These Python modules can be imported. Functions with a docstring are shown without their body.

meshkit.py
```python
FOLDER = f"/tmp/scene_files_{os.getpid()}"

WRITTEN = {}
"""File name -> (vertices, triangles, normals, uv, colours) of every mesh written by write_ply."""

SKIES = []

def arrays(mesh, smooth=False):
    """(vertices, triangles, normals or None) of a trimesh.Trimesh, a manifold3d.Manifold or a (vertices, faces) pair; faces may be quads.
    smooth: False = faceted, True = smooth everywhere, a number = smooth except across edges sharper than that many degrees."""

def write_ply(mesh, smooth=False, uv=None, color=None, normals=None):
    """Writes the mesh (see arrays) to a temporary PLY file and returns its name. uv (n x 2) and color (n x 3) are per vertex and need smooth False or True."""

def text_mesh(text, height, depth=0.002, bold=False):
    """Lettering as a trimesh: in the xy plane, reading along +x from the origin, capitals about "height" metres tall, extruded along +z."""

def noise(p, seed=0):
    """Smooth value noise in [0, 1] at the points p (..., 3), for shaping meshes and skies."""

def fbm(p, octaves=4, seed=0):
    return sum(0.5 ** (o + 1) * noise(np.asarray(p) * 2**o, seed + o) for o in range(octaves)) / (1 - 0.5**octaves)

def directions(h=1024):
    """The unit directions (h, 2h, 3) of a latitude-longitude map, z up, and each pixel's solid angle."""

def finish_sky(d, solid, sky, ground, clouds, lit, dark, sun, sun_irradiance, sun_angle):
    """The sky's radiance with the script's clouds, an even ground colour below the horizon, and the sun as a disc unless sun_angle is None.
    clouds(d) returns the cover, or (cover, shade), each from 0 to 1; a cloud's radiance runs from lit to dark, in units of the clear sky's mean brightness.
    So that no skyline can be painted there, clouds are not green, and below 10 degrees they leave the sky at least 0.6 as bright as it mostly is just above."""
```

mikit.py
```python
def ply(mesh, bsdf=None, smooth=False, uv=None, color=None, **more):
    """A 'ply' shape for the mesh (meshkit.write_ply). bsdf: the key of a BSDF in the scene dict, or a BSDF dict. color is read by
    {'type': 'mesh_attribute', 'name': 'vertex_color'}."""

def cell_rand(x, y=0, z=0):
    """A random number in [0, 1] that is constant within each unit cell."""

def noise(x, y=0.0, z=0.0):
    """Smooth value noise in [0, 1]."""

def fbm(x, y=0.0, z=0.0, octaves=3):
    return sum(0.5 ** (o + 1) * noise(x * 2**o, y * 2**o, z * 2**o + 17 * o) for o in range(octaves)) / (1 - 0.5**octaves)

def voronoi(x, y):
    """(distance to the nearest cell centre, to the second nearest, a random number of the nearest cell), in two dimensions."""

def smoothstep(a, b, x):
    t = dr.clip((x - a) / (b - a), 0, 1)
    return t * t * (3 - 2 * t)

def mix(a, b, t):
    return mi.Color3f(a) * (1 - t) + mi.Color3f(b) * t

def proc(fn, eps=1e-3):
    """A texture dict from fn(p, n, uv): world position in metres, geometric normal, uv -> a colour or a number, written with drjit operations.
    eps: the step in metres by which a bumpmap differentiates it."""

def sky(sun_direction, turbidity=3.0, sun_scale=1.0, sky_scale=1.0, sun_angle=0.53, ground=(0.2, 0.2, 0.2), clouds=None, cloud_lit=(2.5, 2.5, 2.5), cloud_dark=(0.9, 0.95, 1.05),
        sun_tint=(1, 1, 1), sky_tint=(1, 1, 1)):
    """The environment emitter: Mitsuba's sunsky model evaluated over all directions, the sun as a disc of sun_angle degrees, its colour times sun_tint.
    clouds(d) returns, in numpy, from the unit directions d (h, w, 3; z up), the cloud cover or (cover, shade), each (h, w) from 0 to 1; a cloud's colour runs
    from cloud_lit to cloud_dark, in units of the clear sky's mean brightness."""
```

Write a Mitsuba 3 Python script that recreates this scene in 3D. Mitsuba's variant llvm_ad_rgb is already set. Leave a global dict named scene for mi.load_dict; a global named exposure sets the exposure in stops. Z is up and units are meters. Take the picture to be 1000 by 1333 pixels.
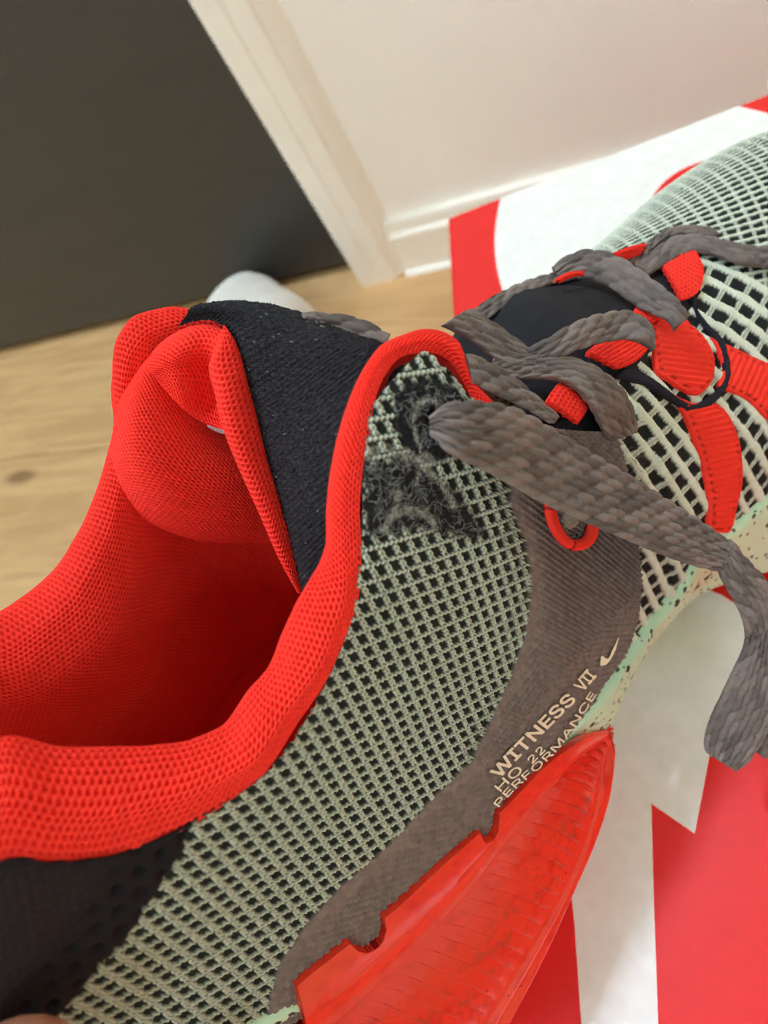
import math, random, numpy as np, trimesh, mitsuba as mi, drjit as dr, mikit, meshkit
import shapely, shapely.geometry as sg
from scipy.interpolate import PchipInterpolator as PI, CubicSpline
from scipy.spatial import Delaunay
from mikit import noise, fbm, voronoi, smoothstep, mix, cell_rand
T = mi.ScalarTransform4f
scene, labels = {}, {}

# ------------------------------------------------------------------ camera, light, exposure
F = 820.0                                   # focal length in pixels of the 1000 x 1333 frame
BOX_H = 0.120                               # height of the shoe box top above the floor
EYE = np.array([0.0, 0.0, BOX_H + 0.200])
RW = np.array([[0.89063308, -0.03314415, -0.45351315], [0.17838526, -0.8919263, 0.41550713], [-0.41827194, -0.45096446, -0.78846664]])
exposure = 1.30
scene['camera'] = {'type': 'thinlens', 'fov': math.degrees(2 * math.atan(500 / F)), 'fov_axis': 'x', 'aperture_radius': 0.0006, 'focus_distance': 0.110,
                   'near_clip': 0.005, 'far_clip': 20.0,
                   'to_world': T().look_at(origin=EYE.tolist(), target=(EYE + RW @ [0, 0, 1.0]).tolist(), up=(RW @ [0, -1.0, 0]).tolist())}
LAMPS = [(-0.66, 0.305, 0.14, 135.0), (-1.25, -1.25, 0.55, 6.2), (0.95, -1.75, 0.50, 4.8)]   # x, y, side, radiance: ceiling key lamp, then two added fill lamps
LAMP_TINT = [(0.95, 1.15, 1.44), (0.84, 1.23, 1.58), (0.84, 1.23, 1.58)]
CEIL = 2.40

# ------------------------------------------------------------------ materials (each defined once)
def rgb(*c): return {'type': 'rgb', 'value': [float(x) for x in c]}
def srgb(r, g, b):
    c = np.array([r, g, b]) / 255.0
    return [float(x) for x in np.where(c < 0.04045, c / 12.92, ((c + 0.055) / 1.055) ** 2.4)]
def bsdf(name, color, rough=0.6, spec=0.5, **more):
    scene[name] = {'type': 'twosided', 'bsdf': {'type': 'principled', 'base_color': color if isinstance(color, dict) else rgb(*color), 'roughness': rough, 'specular': spec, **more}}
    return name
VC = {'type': 'mesh_attribute', 'name': 'vertex_color'}
bsdf('m_fabric', VC, 0.85, 0.25)
bsdf('m_rubber', VC, 0.26, 0.6)
bsdf('m_foam', VC, 0.5, 0.4)
bsdf('m_ink', srgb(238, 232, 205), 0.6)
bsdf('m_paint_white', mikit.proc(lambda p, n, uv: mix(srgb(250, 247, 236), srgb(243, 239, 226), fbm(p.x * 40, p.y * 40, p.z * 40))), 0.35)
bsdf('m_wall', mikit.proc(lambda p, n, uv: mix(srgb(248, 245, 237), srgb(244, 240, 230), fbm(p.x * 25, p.y * 25, p.z * 25))), 0.7)
bsdf('m_door', mikit.proc(lambda p, n, uv: mix(srgb(58, 57, 53), srgb(52, 51, 47), fbm(p.x * 12, p.z * 60, p.y * 9))), 0.45)
bsdf('m_ceiling', srgb(235, 230, 220), 0.8)
bsdf('m_skin', mikit.proc(lambda p, n, uv: mix(srgb(196, 140, 108), srgb(180, 120, 90), fbm(p.x * 300, p.y * 300, p.z * 300))), 0.5)
bsdf('m_sock', mikit.proc(lambda p, n, uv: mix(srgb(226, 220, 206), srgb(196, 190, 176), fbm(p.x * 500, p.y * 500, p.z * 500))), 0.9)
bsdf('m_card_red', mikit.proc(lambda p, n, uv: mix(srgb(230, 27, 24), srgb(220, 20, 18), fbm(p.x * 400, p.y * 400, p.z * 400))), 0.45)
bsdf('m_card_white', mikit.proc(lambda p, n, uv: mix(srgb(240, 239, 232), srgb(228, 226, 218), fbm(p.x * 300, p.y * 300, p.z * 300))), 0.45)
bsdf('m_card_inside', srgb(170, 140, 105), 0.8)
bsdf('m_gap', srgb(30, 24, 18), 0.9)
def wood(tone):
    def fn(p, n, uv):
        w = fbm(p.x * 4 + 7 * tone, p.y * 30, tone * 9.0)
        g = fbm(p.x * 14 + 31 * tone, p.y * 170 + 9 * w, tone * 5.0)
        base = mix(srgb(204, 163, 110), srgb(188, 146, 96), smoothstep(0.3, 0.75, g))
        base = mix(base, srgb(160, 116, 70), 0.30 * smoothstep(0.5, 0.8, w))
        dx, dy = p.x + 0.592, p.y - 0.222                       # a knot of the near plank
        k = dr.sqrt(dr.square(dx * 45) + dr.square(dy * 120))
        base = mix(base, srgb(120, 84, 50), 0.75 * (1 - smoothstep(0.5, 1.4, k)) if tone < 0.4 else 0.0)
        return base
    return fn
for i, tone in enumerate((0.2, 0.6, 0.9)):
    bsdf(f'm_wood_{i}', mikit.proc(wood(tone)), 0.5)

# ------------------------------------------------------------------ helpers
def put(name, mesh, m, parent=None, smooth=30, label=None, cat=None, group=None, kind=None, **kw):
    key = name if parent is None else f'{parent}__{name}'
    k, i = key, 0
    while k in scene:
        i += 1; k = f'{key}_{i:03d}'
    scene[k] = mikit.ply(mesh, m, smooth, **kw) if not isinstance(mesh, dict) else mesh
    note(k, label, cat, group, kind)
    return k
def note(k, label=None, cat=None, group=None, kind=None):
    d = {a: b for a, b in (('label', label), ('category', cat), ('group', group), ('kind', kind)) if b}
    if d: labels[k] = d
def box(x0, x1, y0, y1, z0, z1, bevel=0.0):
    m = trimesh.creation.box(bounds=[[x0, y0, z0], [x1, y1, z1]])
    if bevel:
        c = np.array([(a, b, d) for a in (x0, x1) for b in (y0, y1) for d in (z0, z1)])
        mid = c.mean(0); pts = []
        for p in c:
            for k in range(3):
                q = p + np.sign(mid - p) * bevel; q[k] = p[k]; pts.append(q)
        m = trimesh.convex.convex_hull(np.array(pts))
    return m

# the sneaker is laid out in its own frame in millimetres: t towards the toe, r towards its outer side, u up from the sole
MS = np.array([[0.74128379, 0.64792498, -0.17519008], [-0.54876486, 0.43477368, -0.71402309], [0.38646536, -0.62543191, -0.67784914]])
TS = np.array([-75.17912, 115.80786, 130.07598])
CS = -MS.T @ TS
def world(P): return (np.asarray(P, float) @ MS.T + TS) / 1000 @ RW.T + EYE
def ray(px, py): return np.stack([(np.asarray(px, float) - 500) / F, (np.asarray(py, float) - 666.5) / F, np.ones_like(np.asarray(px, float))], -1) @ MS
def proj(P):
    c = np.asarray(P, float) @ MS.T + TS
    return np.stack([c[..., 0] / c[..., 2] * F + 500, c[..., 1] / c[..., 2] * F + 666.5], -1)
def hit(px, py, val, ax='r'):
    d = ray(px, py)
    if ax == 'z': return CS + d * val                            # at a distance along the viewing axis
    k = 'tru'.index(ax)
    return CS + d * (val - CS[k]) / d[k]
def floor_at(px, py, z):                                        # where the sight line of a point meets the level z
    d = RW @ [(px - 500) / F, (py - 666.5) / F, 1]
    return EYE + d * (z - EYE[2]) / d[2]
def wall_at(px, py, y):
    d = RW @ [(px - 500) / F, (py - 666.5) / F, 1]
    return EYE + d * (y - EYE[1]) / d[1]

# the last: the outer skin of the upper as half-ellipse sections, bent up at the ball of the foot
Wt = PI([-4, 0, 5, 12, 22, 35, 60, 100, 150, 180, 205, 240, 270, 290, 302], [.5, 14, 21, 27, 32, 35, 36.5, 37.5, 39, 41, 43, 42, 35, 22, 1])
Ht = PI([-4, 100, 118, 135, 142, 150, 160, 168, 185, 206, 230, 250, 275, 292, 302], [133, 132, 129, 115, 109, 104, 99.5, 96, 91, 86, 79.5, 75, 67, 54, 30])
lean_t = PI([-10, 90, 160, 400], [12, 12, 0, 0])
def flex(t): return 0.38 * np.where(t > 190, np.sqrt(np.maximum(t - 190, 0) ** 2 + 64) - 8, 0)
def lean(t, u): return lean_t(np.clip(t, -10, 400)) * np.clip((60 - u) / 60, 0, 1.3) ** 1.2
def rlat(t, u):
    tc = np.clip(t, -4, 302); x = np.clip((u - flex(t) - 25) / (Ht(tc) - 25), 0, 1)
    return Wt(tc) * np.sqrt(1 - x * x) + lean(t, u)
def last(t, th):                                                # th: 0 outer side, pi/2 crown, pi inner side
    u = 25 + (Ht(t) - 25) * np.sin(th) + flex(t)
    return np.stack([t, Wt(t) * np.cos(th) + lean(t, u), u], -1)
def hl(px, py):                                                 # where sight lines meet the outer side of the last
    px, py = np.atleast_1d(px).astype(float), np.atleast_1d(py).astype(float)
    d = ray(px, py); s = np.linspace(40, 320, 260)
    out = np.full((len(px), 3), np.nan)
    for k in range(0, len(px), 4000):
        dd = d[k:k + 4000]
        P = CS + s[None, :, None] * dd[:, None]
        g = P[..., 1] - rlat(P[..., 0], P[..., 2])
        c = (g[:, :-1] > 0) & (g[:, 1:] <= 0)
        i = np.where(c.any(1), c.argmax(1), np.abs(g).argmin(1).clip(0, 258))
        j = np.arange(len(dd)); a = np.clip(g[j, i] / (g[j, i] - g[j, i + 1] + 1e-12), 0, 1)
        out[k:k + 4000] = P[j, i] * (1 - a)[:, None] + P[j, i + 1] * a[:, None]
    return out
def hl1(px, py): return hl(px, py)[0]
def hln(px, py):                                                # the same with the outward normal of the last
    H = hl(px, py); e = 0.3
    def s(t, u): return np.stack([t, rlat(t, u), u], -1)
    n = np.cross(s(H[:, 0] + e, H[:, 2]) - s(H[:, 0] - e, H[:, 2]), s(H[:, 0], H[:, 2] + e) - s(H[:, 0], H[:, 2] - e))
    n /= np.linalg.norm(n, axis=1, keepdims=True) + 1e-9
    return H, n * np.sign((n * (CS - H)).sum(1, keepdims=True))

def par(P, ax):                                                 # chord-length parameter along an axis
    d = np.linalg.norm(np.diff(P, axis=ax), axis=-1)
    d = d.mean(1 - ax) + 1e-6
    s = np.r_[0, np.cumsum(d)]
    return s / s[-1], s[-1]
def spacing(k, i0, i1, length, fine):                            # parameter values, fine between two control rows and coarse outside them
    a, b = k[i0], k[min(i1, len(k) - 1)]
    parts = [np.linspace(0, a, max(2, int(a * length / 1.6) + 1), endpoint=False) if a > 0 else [], np.linspace(a, b, int((b - a) * length / fine) + 1, endpoint=False), np.linspace(b, 1, max(2, int((1 - b) * length / 1.6) + 2)) if b < 1 else [1.0]]
    return np.concatenate(parts)
def spl(rows, step=1.6, nu=None, nv=None, soft=False, fu=None, fv=None):   # smooth surface through a grid of points, about "step" pixels between samples
    P = np.asarray(rows, float)
    a, la = par(P, 0); b, lb = par(P, 1)
    q = np.clip(proj(P), (-40, -40), (1040, 1373))                # off the frame the sampling need not be fine
    nu = nu or int(max(6, np.linalg.norm(np.diff(q, axis=0), axis=-1).sum(0).max() / step))
    nv = nv or int(max(6, np.linalg.norm(np.diff(q, axis=1), axis=-1).sum(1).max() / step))
    U = np.linspace(0, 1, nu) if fu is None else spacing(a, fu[0], fu[1], la, fu[2])
    V = np.linspace(0, 1, nv) if fv is None else spacing(b, fv[0], fv[1], lb, fv[2])
    f = (lambda x, y, ax: PI(x, y, axis=ax)) if soft else (lambda x, y, ax: CubicSpline(x, y, axis=ax, bc_type='natural'))
    Q = f(a, P, 0)(U); Q = f(b, Q, 1)(V)
    A, B = np.meshgrid(U * la, V * lb, indexing='ij')
    return Q, A, B
def normals(Q, toward=None):
    n = np.cross(np.gradient(Q, axis=0), np.gradient(Q, axis=1))
    n /= np.linalg.norm(n, axis=-1, keepdims=True) + 1e-9
    view = CS - Q if toward is None else np.asarray(toward) - Q
    s = np.sign((n * view).sum(-1).mean()) if toward is None else np.sign((n * view).sum(-1, keepdims=True).mean())
    return n * s
def gfaces(nu, nv):
    i = np.arange(nu * nv).reshape(nu, nv)
    a, b, c, d = i[:-1, :-1].ravel(), i[1:, :-1].ravel(), i[1:, 1:].ravel(), i[:-1, 1:].ravel()
    return np.vstack([np.c_[a, b, c], np.c_[a, c, d]])
def compact(v, f, *arrs):
    used = np.unique(f); m = np.full(len(v), -1); m[used] = np.arange(len(used))
    return (v[used], m[f], *[x[used] for x in arrs])
def skirt(v, f, n, depth, col):                                 # give a sheet a thickness along its border
    e = np.sort(np.vstack([f[:, [0, 1]], f[:, [1, 2]], f[:, [2, 0]]]), 1)
    ed = np.vstack([f[:, [0, 1]], f[:, [1, 2]], f[:, [2, 0]]])
    _, inv, cnt = np.unique(e, axis=0, return_inverse=True, return_counts=True)
    be = ed[cnt[inv.ravel()] == 1]
    u = np.unique(be); m = np.full(len(v), -1); m[u] = np.arange(len(u)) + len(v)
    v2 = np.vstack([v, v[u] - n[u] * depth]); c2 = np.vstack([col, col[u]])
    f2 = np.vstack([f, np.c_[be[:, 1], be[:, 0], m[be[:, 0]]], np.c_[be[:, 1], m[be[:, 0]], m[be[:, 1]]]])
    return v2, f2, c2
SHOE = 'sneaker'
def sheet(name, Q, h, col, keep=None, thick=0.0, mat='m_fabric', parent=SHOE, nrm=None, **kw):
    N = normals(Q) if nrm is None else nrm
    P = Q + N * np.asarray(h)[..., None] if np.ndim(h) else Q + N * h
    v = P.reshape(-1, 3); f = gfaces(*P.shape[:2]); c = np.broadcast_to(col, P.shape).reshape(-1, 3); n = N.reshape(-1, 3)
    if keep is not None:
        k = keep.reshape(-1); f = f[k[f].sum(1) >= 2]
        v, f, c, n = compact(v, f, c, n)
    if thick: v, f, c = skirt(v, f, n, thick, c)
    return put(name, (world(v), f), mat, parent, smooth=True, color=np.clip(c, 0, 1), **kw)
rng = np.random.default_rng(7)
def nz(A, B, s, seed=0, o=3): return meshkit.fbm(np.stack([A * s, B * s, np.zeros_like(A) + 3.7 * seed], -1), o, seed)
def lerp(a, b, t):
    t = np.clip(t, 0, 1)[..., None]; return np.asarray(a) * (1 - t) + np.asarray(b) * t
def sst(a, b, x): t = np.clip((x - a) / (b - a), 0, 1); return t * t * (3 - 2 * t)
def inside(poly, X, Y): return shapely.contains_xy(sg.Polygon(poly), X.ravel(), Y.ravel()).reshape(X.shape)
def sdist(poly, X, Y):                                          # signed distance to a polygon, positive inside
    p = sg.Polygon(poly).buffer(0); pts = shapely.points(X.ravel(), Y.ravel())
    d = shapely.distance(p.boundary, pts)
    return np.where(shapely.contains_xy(p, X.ravel(), Y.ravel()), d, -d).reshape(X.shape)
def ldist(line, X, Y): return shapely.distance(sg.LineString(line), shapely.points(X.ravel(), Y.ravel())).reshape(X.shape)

# fabric reliefs: height in millimetres from coordinates in millimetres along the cloth
RED, RED_PIT_SHADE_INSOLE = np.array([0.97, 0.046, 0.028]), np.array([0.72, 0.007, 0.005])   # knit yarn; deeper red painting shade into the pits, also the insole
def knit_pits(A, B, pa, pb):
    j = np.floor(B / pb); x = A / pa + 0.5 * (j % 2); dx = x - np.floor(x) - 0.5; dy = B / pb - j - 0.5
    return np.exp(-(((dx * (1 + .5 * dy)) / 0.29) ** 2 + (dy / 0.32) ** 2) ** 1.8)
def red_knit(A, B, pa=0.95, pb=0.78, depth=0.26): return -2.2 * depth * knit_pits(A, B, pa, pb)
def rnd(i, j, s=0): return np.abs(np.sin(np.floor(i) * 12.9898 + np.floor(j) * 78.233 + s * 37.7) * 43758.5453) % 1
def red_col(A, B, k=1.0, pa=0.95, pb=0.78, pit_shade=1.0):
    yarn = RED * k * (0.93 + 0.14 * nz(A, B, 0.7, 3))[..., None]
    return lerp(yarn, RED_PIT_SHADE_INSOLE, knit_pits(A, B, pa, pb) * pit_shade)  # pits coloured deeper red to stand for the shade inside them

# ------------------------------------------------------------------ the room
Y_CAS, Y_WALL, Y_DOOR = 0.380, 0.392, 0.404
X0, X1 = wall_at(468, 372, Y_CAS)[0], wall_at(534, 362, Y_CAS)[0]
RX0, RX1, RY0 = -1.9, 1.9, -2.2
fl = put('floor', box(RX0, RX1, RY0, 0.5, -0.03, -0.004), 'm_gap', kind='structure', smooth=False)
yj = floor_at(66, 590, 0)[1]; PW = 0.19
row = 0
for k in range(-1, 14):
    y1 = yj + 0.19 * (1 - k) ; y0 = y1 - PW
    if y0 > 0.42: continue
    xs = np.r_[RX0, np.arange(-1.25 + 0.43 * (k % 3), RX1, 1.25), RX1]
    for a, b in zip(xs[:-1], xs[1:]):
        put('plank', box(a + .0006, b - .0006, y0 + .0006, min(y1, 0.5) - .0006, -0.02, 0, 0.0012), f'm_wood_{(k + row) % 3 if k else 0}', fl, smooth=False)
        row += 1
put('wall_back', box(X1 - 0.01, RX1, Y_WALL, Y_WALL + .1, 0, CEIL), 'm_wall', kind='structure', smooth=False)
put('wall_over_door', box(RX0, X1 - 0.01, Y_WALL, Y_WALL + .1, 2.05, CEIL), 'm_wall', kind='structure', smooth=False)
put('wall_behind_door', box(RX0, X1, Y_DOOR + .045, Y_DOOR + .1, 0, 2.05), 'm_wall', kind='structure', smooth=False)
put('wall_left', box(RX0 - .1, RX0, RY0, 0.5, 0, CEIL), 'm_ceiling', kind='structure', smooth=False)
put('wall_right', box(RX1, RX1 + .1, RY0, 0.5, 0, CEIL), 'm_ceiling', kind='structure', smooth=False)
put('wall_front', box(RX0, RX1, RY0 - .1, RY0, 0, CEIL), 'm_ceiling', kind='structure', smooth=False)
put('ceiling', box(RX0, RX1, RY0, 0.5, CEIL, CEIL + .05), 'm_ceiling', kind='structure', smooth=False)
put('door_1', box(RX0 + .2, X0 + .012, Y_DOOR, Y_DOOR + .04, 0.007, 2.04, 0.002), 'm_door', kind='structure', smooth=False)
def extrude(prof, axis, a, b):                                   # profile in two axes, run along the third
    m = trimesh.creation.extrude_polygon(sg.Polygon(prof), b - a, engine='earcut')
    v = m.vertices.copy(); w = np.empty_like(v)
    if axis == 'z': w = np.c_[v[:, 0], v[:, 1], v[:, 2] + a]
    if axis == 'x': w = np.c_[v[:, 2] + a, v[:, 0], v[:, 1]]
    return trimesh.Trimesh(w, m.faces)
cw = X1 - X0
prof = [(X0, Y_DOOR + .03), (X0, Y_CAS + .003), (X0 + .002, Y_CAS + .001), (X0 + .004, Y_CAS), (X0 + .40 * cw, Y_CAS - .0005), (X0 + .44 * cw, Y_CAS + .0006), (X0 + .48 * cw, Y_CAS),
        (X0 + .74 * cw, Y_CAS + .0008), (X0 + .78 * cw, Y_CAS + .003), (X0 + .86 * cw, Y_CAS + .0045), (X0 + .93 * cw, Y_CAS + .007), (X1, Y_WALL - .001), (X1, Y_DOOR + .03)]
put('trim_1', extrude(prof, 'z', 0.0, 2.1), 'm_paint_white', kind='structure', smooth=25)
zb = [wall_at(*p, Y_CAS + .004)[2] for p in ((512, 291), (516, 306), (533, 351))]
zt = zb[0]
prof = [(Y_WALL + .01, 0), (Y_CAS - .001, 0), (Y_CAS - .001, zb[2] - .002), (Y_CAS + .0005, zb[2] + .0005), (Y_CAS + .0025, zb[2] + .001), (Y_CAS + .003, zb[2] + .004), (Y_CAS + .0035, zb[1] - .004),
        (Y_CAS + .002, zb[1] - .002), (Y_CAS + .003, zb[1]), (Y_CAS + .006, zb[1] + .001), (Y_CAS + .0065, zt - .004), (Y_CAS + .005, zt - .0035), (Y_CAS + .006, zt), (Y_WALL + .01, zt + .001)]
put('baseboard_back', extrude(prof, 'x', X1 - .002, RX1), 'm_paint_white', kind='structure', smooth=25)
for i, (lx, ly, s, e) in enumerate(LAMPS):  # left and right ones are added fill for wall and shoe side
    k = 'ceiling_key_fill_lamp' + (f'_{i:03d}' if i else '')
    h = s / 2
    put('frame', trimesh.util.concatenate([box(lx - h - .02, lx - h, ly - h - .02, ly + h + .02, CEIL - .03, CEIL), box(lx + h, lx + h + .02, ly - h - .02, ly + h + .02, CEIL - .03, CEIL),
                                           box(lx - h, lx + h, ly - h - .02, ly - h, CEIL - .03, CEIL), box(lx - h, lx + h, ly + h, ly + h + .02, CEIL - .03, CEIL)]), 'm_ceiling', k, smooth=False)
    v = np.array([[lx - h, ly - h, CEIL - .02], [lx + h, ly - h, CEIL - .02], [lx + h, ly + h, CEIL - .02], [lx - h, ly + h, CEIL - .02]])
    d = mikit.ply((v, np.array([[0, 2, 1], [0, 3, 2]])), 'm_ceiling'); d['emitter'] = {'type': 'area', 'radiance': rgb(*(np.array(LAMP_TINT[i]) * e))}
    scene[k + '__diffuser'] = d
    note(k, ['square ceiling lamp nearest to the door', 'added square fill lamp on the ceiling at the left', 'added square fill lamp on the ceiling at the right'][i], 'lamp')

# ------------------------------------------------------------------ the shoe box
bc = floor_at(583, 283, BOX_H); e1 = floor_at(960, 137, BOX_H) - bc; e1 /= np.linalg.norm(e1)
e2 = np.array([e1[1], -e1[0], 0]); BW, BD = 0.245, 0.40
def bx_uv(P): return (np.asarray(P) - bc) @ e1, (np.asarray(P) - bc) @ e2
def bx_pt(u, v, z): return bc * [1, 1, 0] + np.outer(np.ravel(u), e1) + np.outer(np.ravel(v), e2) + np.outer(np.ravel(z) + np.zeros(np.size(u)), [0, 0, 1])
def bx_box(u0, u1, v0, v1, z0, z1, bev=0.0):
    m = box(u0, u1, v0, v1, z0, z1, bev); v = bx_pt(m.vertices[:, 0], m.vertices[:, 1], m.vertices[:, 2])
    return trimesh.Trimesh(v, m.faces[:, ::-1])
bk = 'shoe_box'
put('base', bx_box(.004, BW - .004, .004, BD - .004, 0.0, BOX_H - .004), 'm_card_inside', bk, smooth=False)
put('lid', bx_box(0, BW, 0, BD, BOX_H - .045, BOX_H, .0012), 'm_card_red', bk, smooth=False, label='red lid with a white print')
def px_poly(pts): return [bx_uv(floor_at(x, y, BOX_H)) for x, y in pts]
def qc(pts, n=40):
    P = np.array(pts, float); s = np.r_[0, np.cumsum(np.linalg.norm(np.diff(P, axis=0), axis=1))]
    return CubicSpline(s / s[-1], P, bc_type='natural')(np.linspace(0, 1, n))
def printed(uv, name='print', m='m_card_white', z=BOX_H, **kw):
    poly = sg.Polygon(uv).buffer(0).intersection(sg.box(.001, .001, BW - .001, BD - .001))
    for g in getattr(poly, 'geoms', [poly]):
        t = trimesh.creation.extrude_polygon(g, 0.00015, engine='earcut')
        put(name, trimesh.Trimesh(bx_pt(t.vertices[:, 0], t.vertices[:, 1], t.vertices[:, 2] + z), t.faces[:, ::-1]), m, bk, smooth=False, **kw)
    return poly
lc = qc([(652, 258), (646, 290), (645, 330), (652, 370), (668, 415)])
far = [(652, 254), (962, 136)]
printed(px_poly([*map(tuple, lc[::-1]), (652, 240), (961, 100), (959, 138), (1000, 148), (1080, 165), (1200, 260), (1200, 420), (900, 500), (700, 470)]), label='white curve of the printed mark')
printed(px_poly([*map(tuple, qc([(846, 262), (862, 240), (890, 220), (932, 205)])), (990, 300), (900, 330)]), 'print_red', 'm_card_red', BOX_H + .0001)
zig = [(800, 1900), (758, 1345), (748, 1200), (744, 1165), (735, 1000), (690, 860), (820, 690), (914, 765), (940, 775), (966, 792), (985, 830), (940, 930), (924, 983), (904.5, 1085), (848, 1046), (851, 1166), (857.5, 1345), (870, 1900)]
printed(px_poly(zig), label='white zigzag of the printed mark')
note(bk, 'red cardboard shoe box with white print under the sneaker', 'box')

# ------------------------------------------------------------------ the sock by the door
tip = floor_at(330, 395, 0.03)
def sock():
    n, m = 40, 28
    s = np.linspace(0, 1, n); L = 0.17
    c0 = floor_at(289, 386, 0.012) * [1, 1, 0]; ax = floor_at(372, 452, 0) * [1, 1, 0] - c0; ax /= np.linalg.norm(ax); side = np.array([ax[1], -ax[0], 0.0])
    w = 0.034 * np.sqrt(np.clip(1 - (1 - np.minimum(s * 3.2, 1)) ** 2, 0, 1)) * (1 - 0.12 * s); endr = np.sqrt(np.clip(1 - np.clip((s - .8) / .2, 0, 1) ** 2, 0, 1)) * .995 + .005; w = w * endr; hgt = 0.048 * endr * np.sqrt(np.clip(1 - (1 - np.minimum(s * 2.4, 1)) ** 2, 0, 1)) * (0.85 + .5 * s)
    a = np.linspace(0, 2 * np.pi, m, endpoint=False)
    P = c0 + s[:, None, None] * L * ax + (w[:, None] * np.cos(a))[..., None] * side + ((hgt[:, None] * (0.5 + 0.5 * np.sin(a))) + .0005)[..., None] * np.array([0, 0, 1])
    P = P + (meshkit.fbm(P * 60, 3)[..., None] - .5) * 0.004 * np.array([1, 1, .0])
    i = np.arange(n * m).reshape(n, m); j = np.roll(i, -1, 1)
    f = np.vstack([np.c_[i[:-1].ravel(), i[1:].ravel(), j[1:].ravel()], np.c_[i[:-1].ravel(), j[1:].ravel(), j[:-1].ravel()]])
    f = np.vstack([f, [[i[-1, 0], i[-1, k], i[-1, k + 1]] for k in range(1, m - 1)]])
    return P.reshape(-1, 3), f
put('sock', sock(), 'm_sock', smooth=True, label='white fabric sock toe on the wood floor before the dark door', cat='sock')

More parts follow.
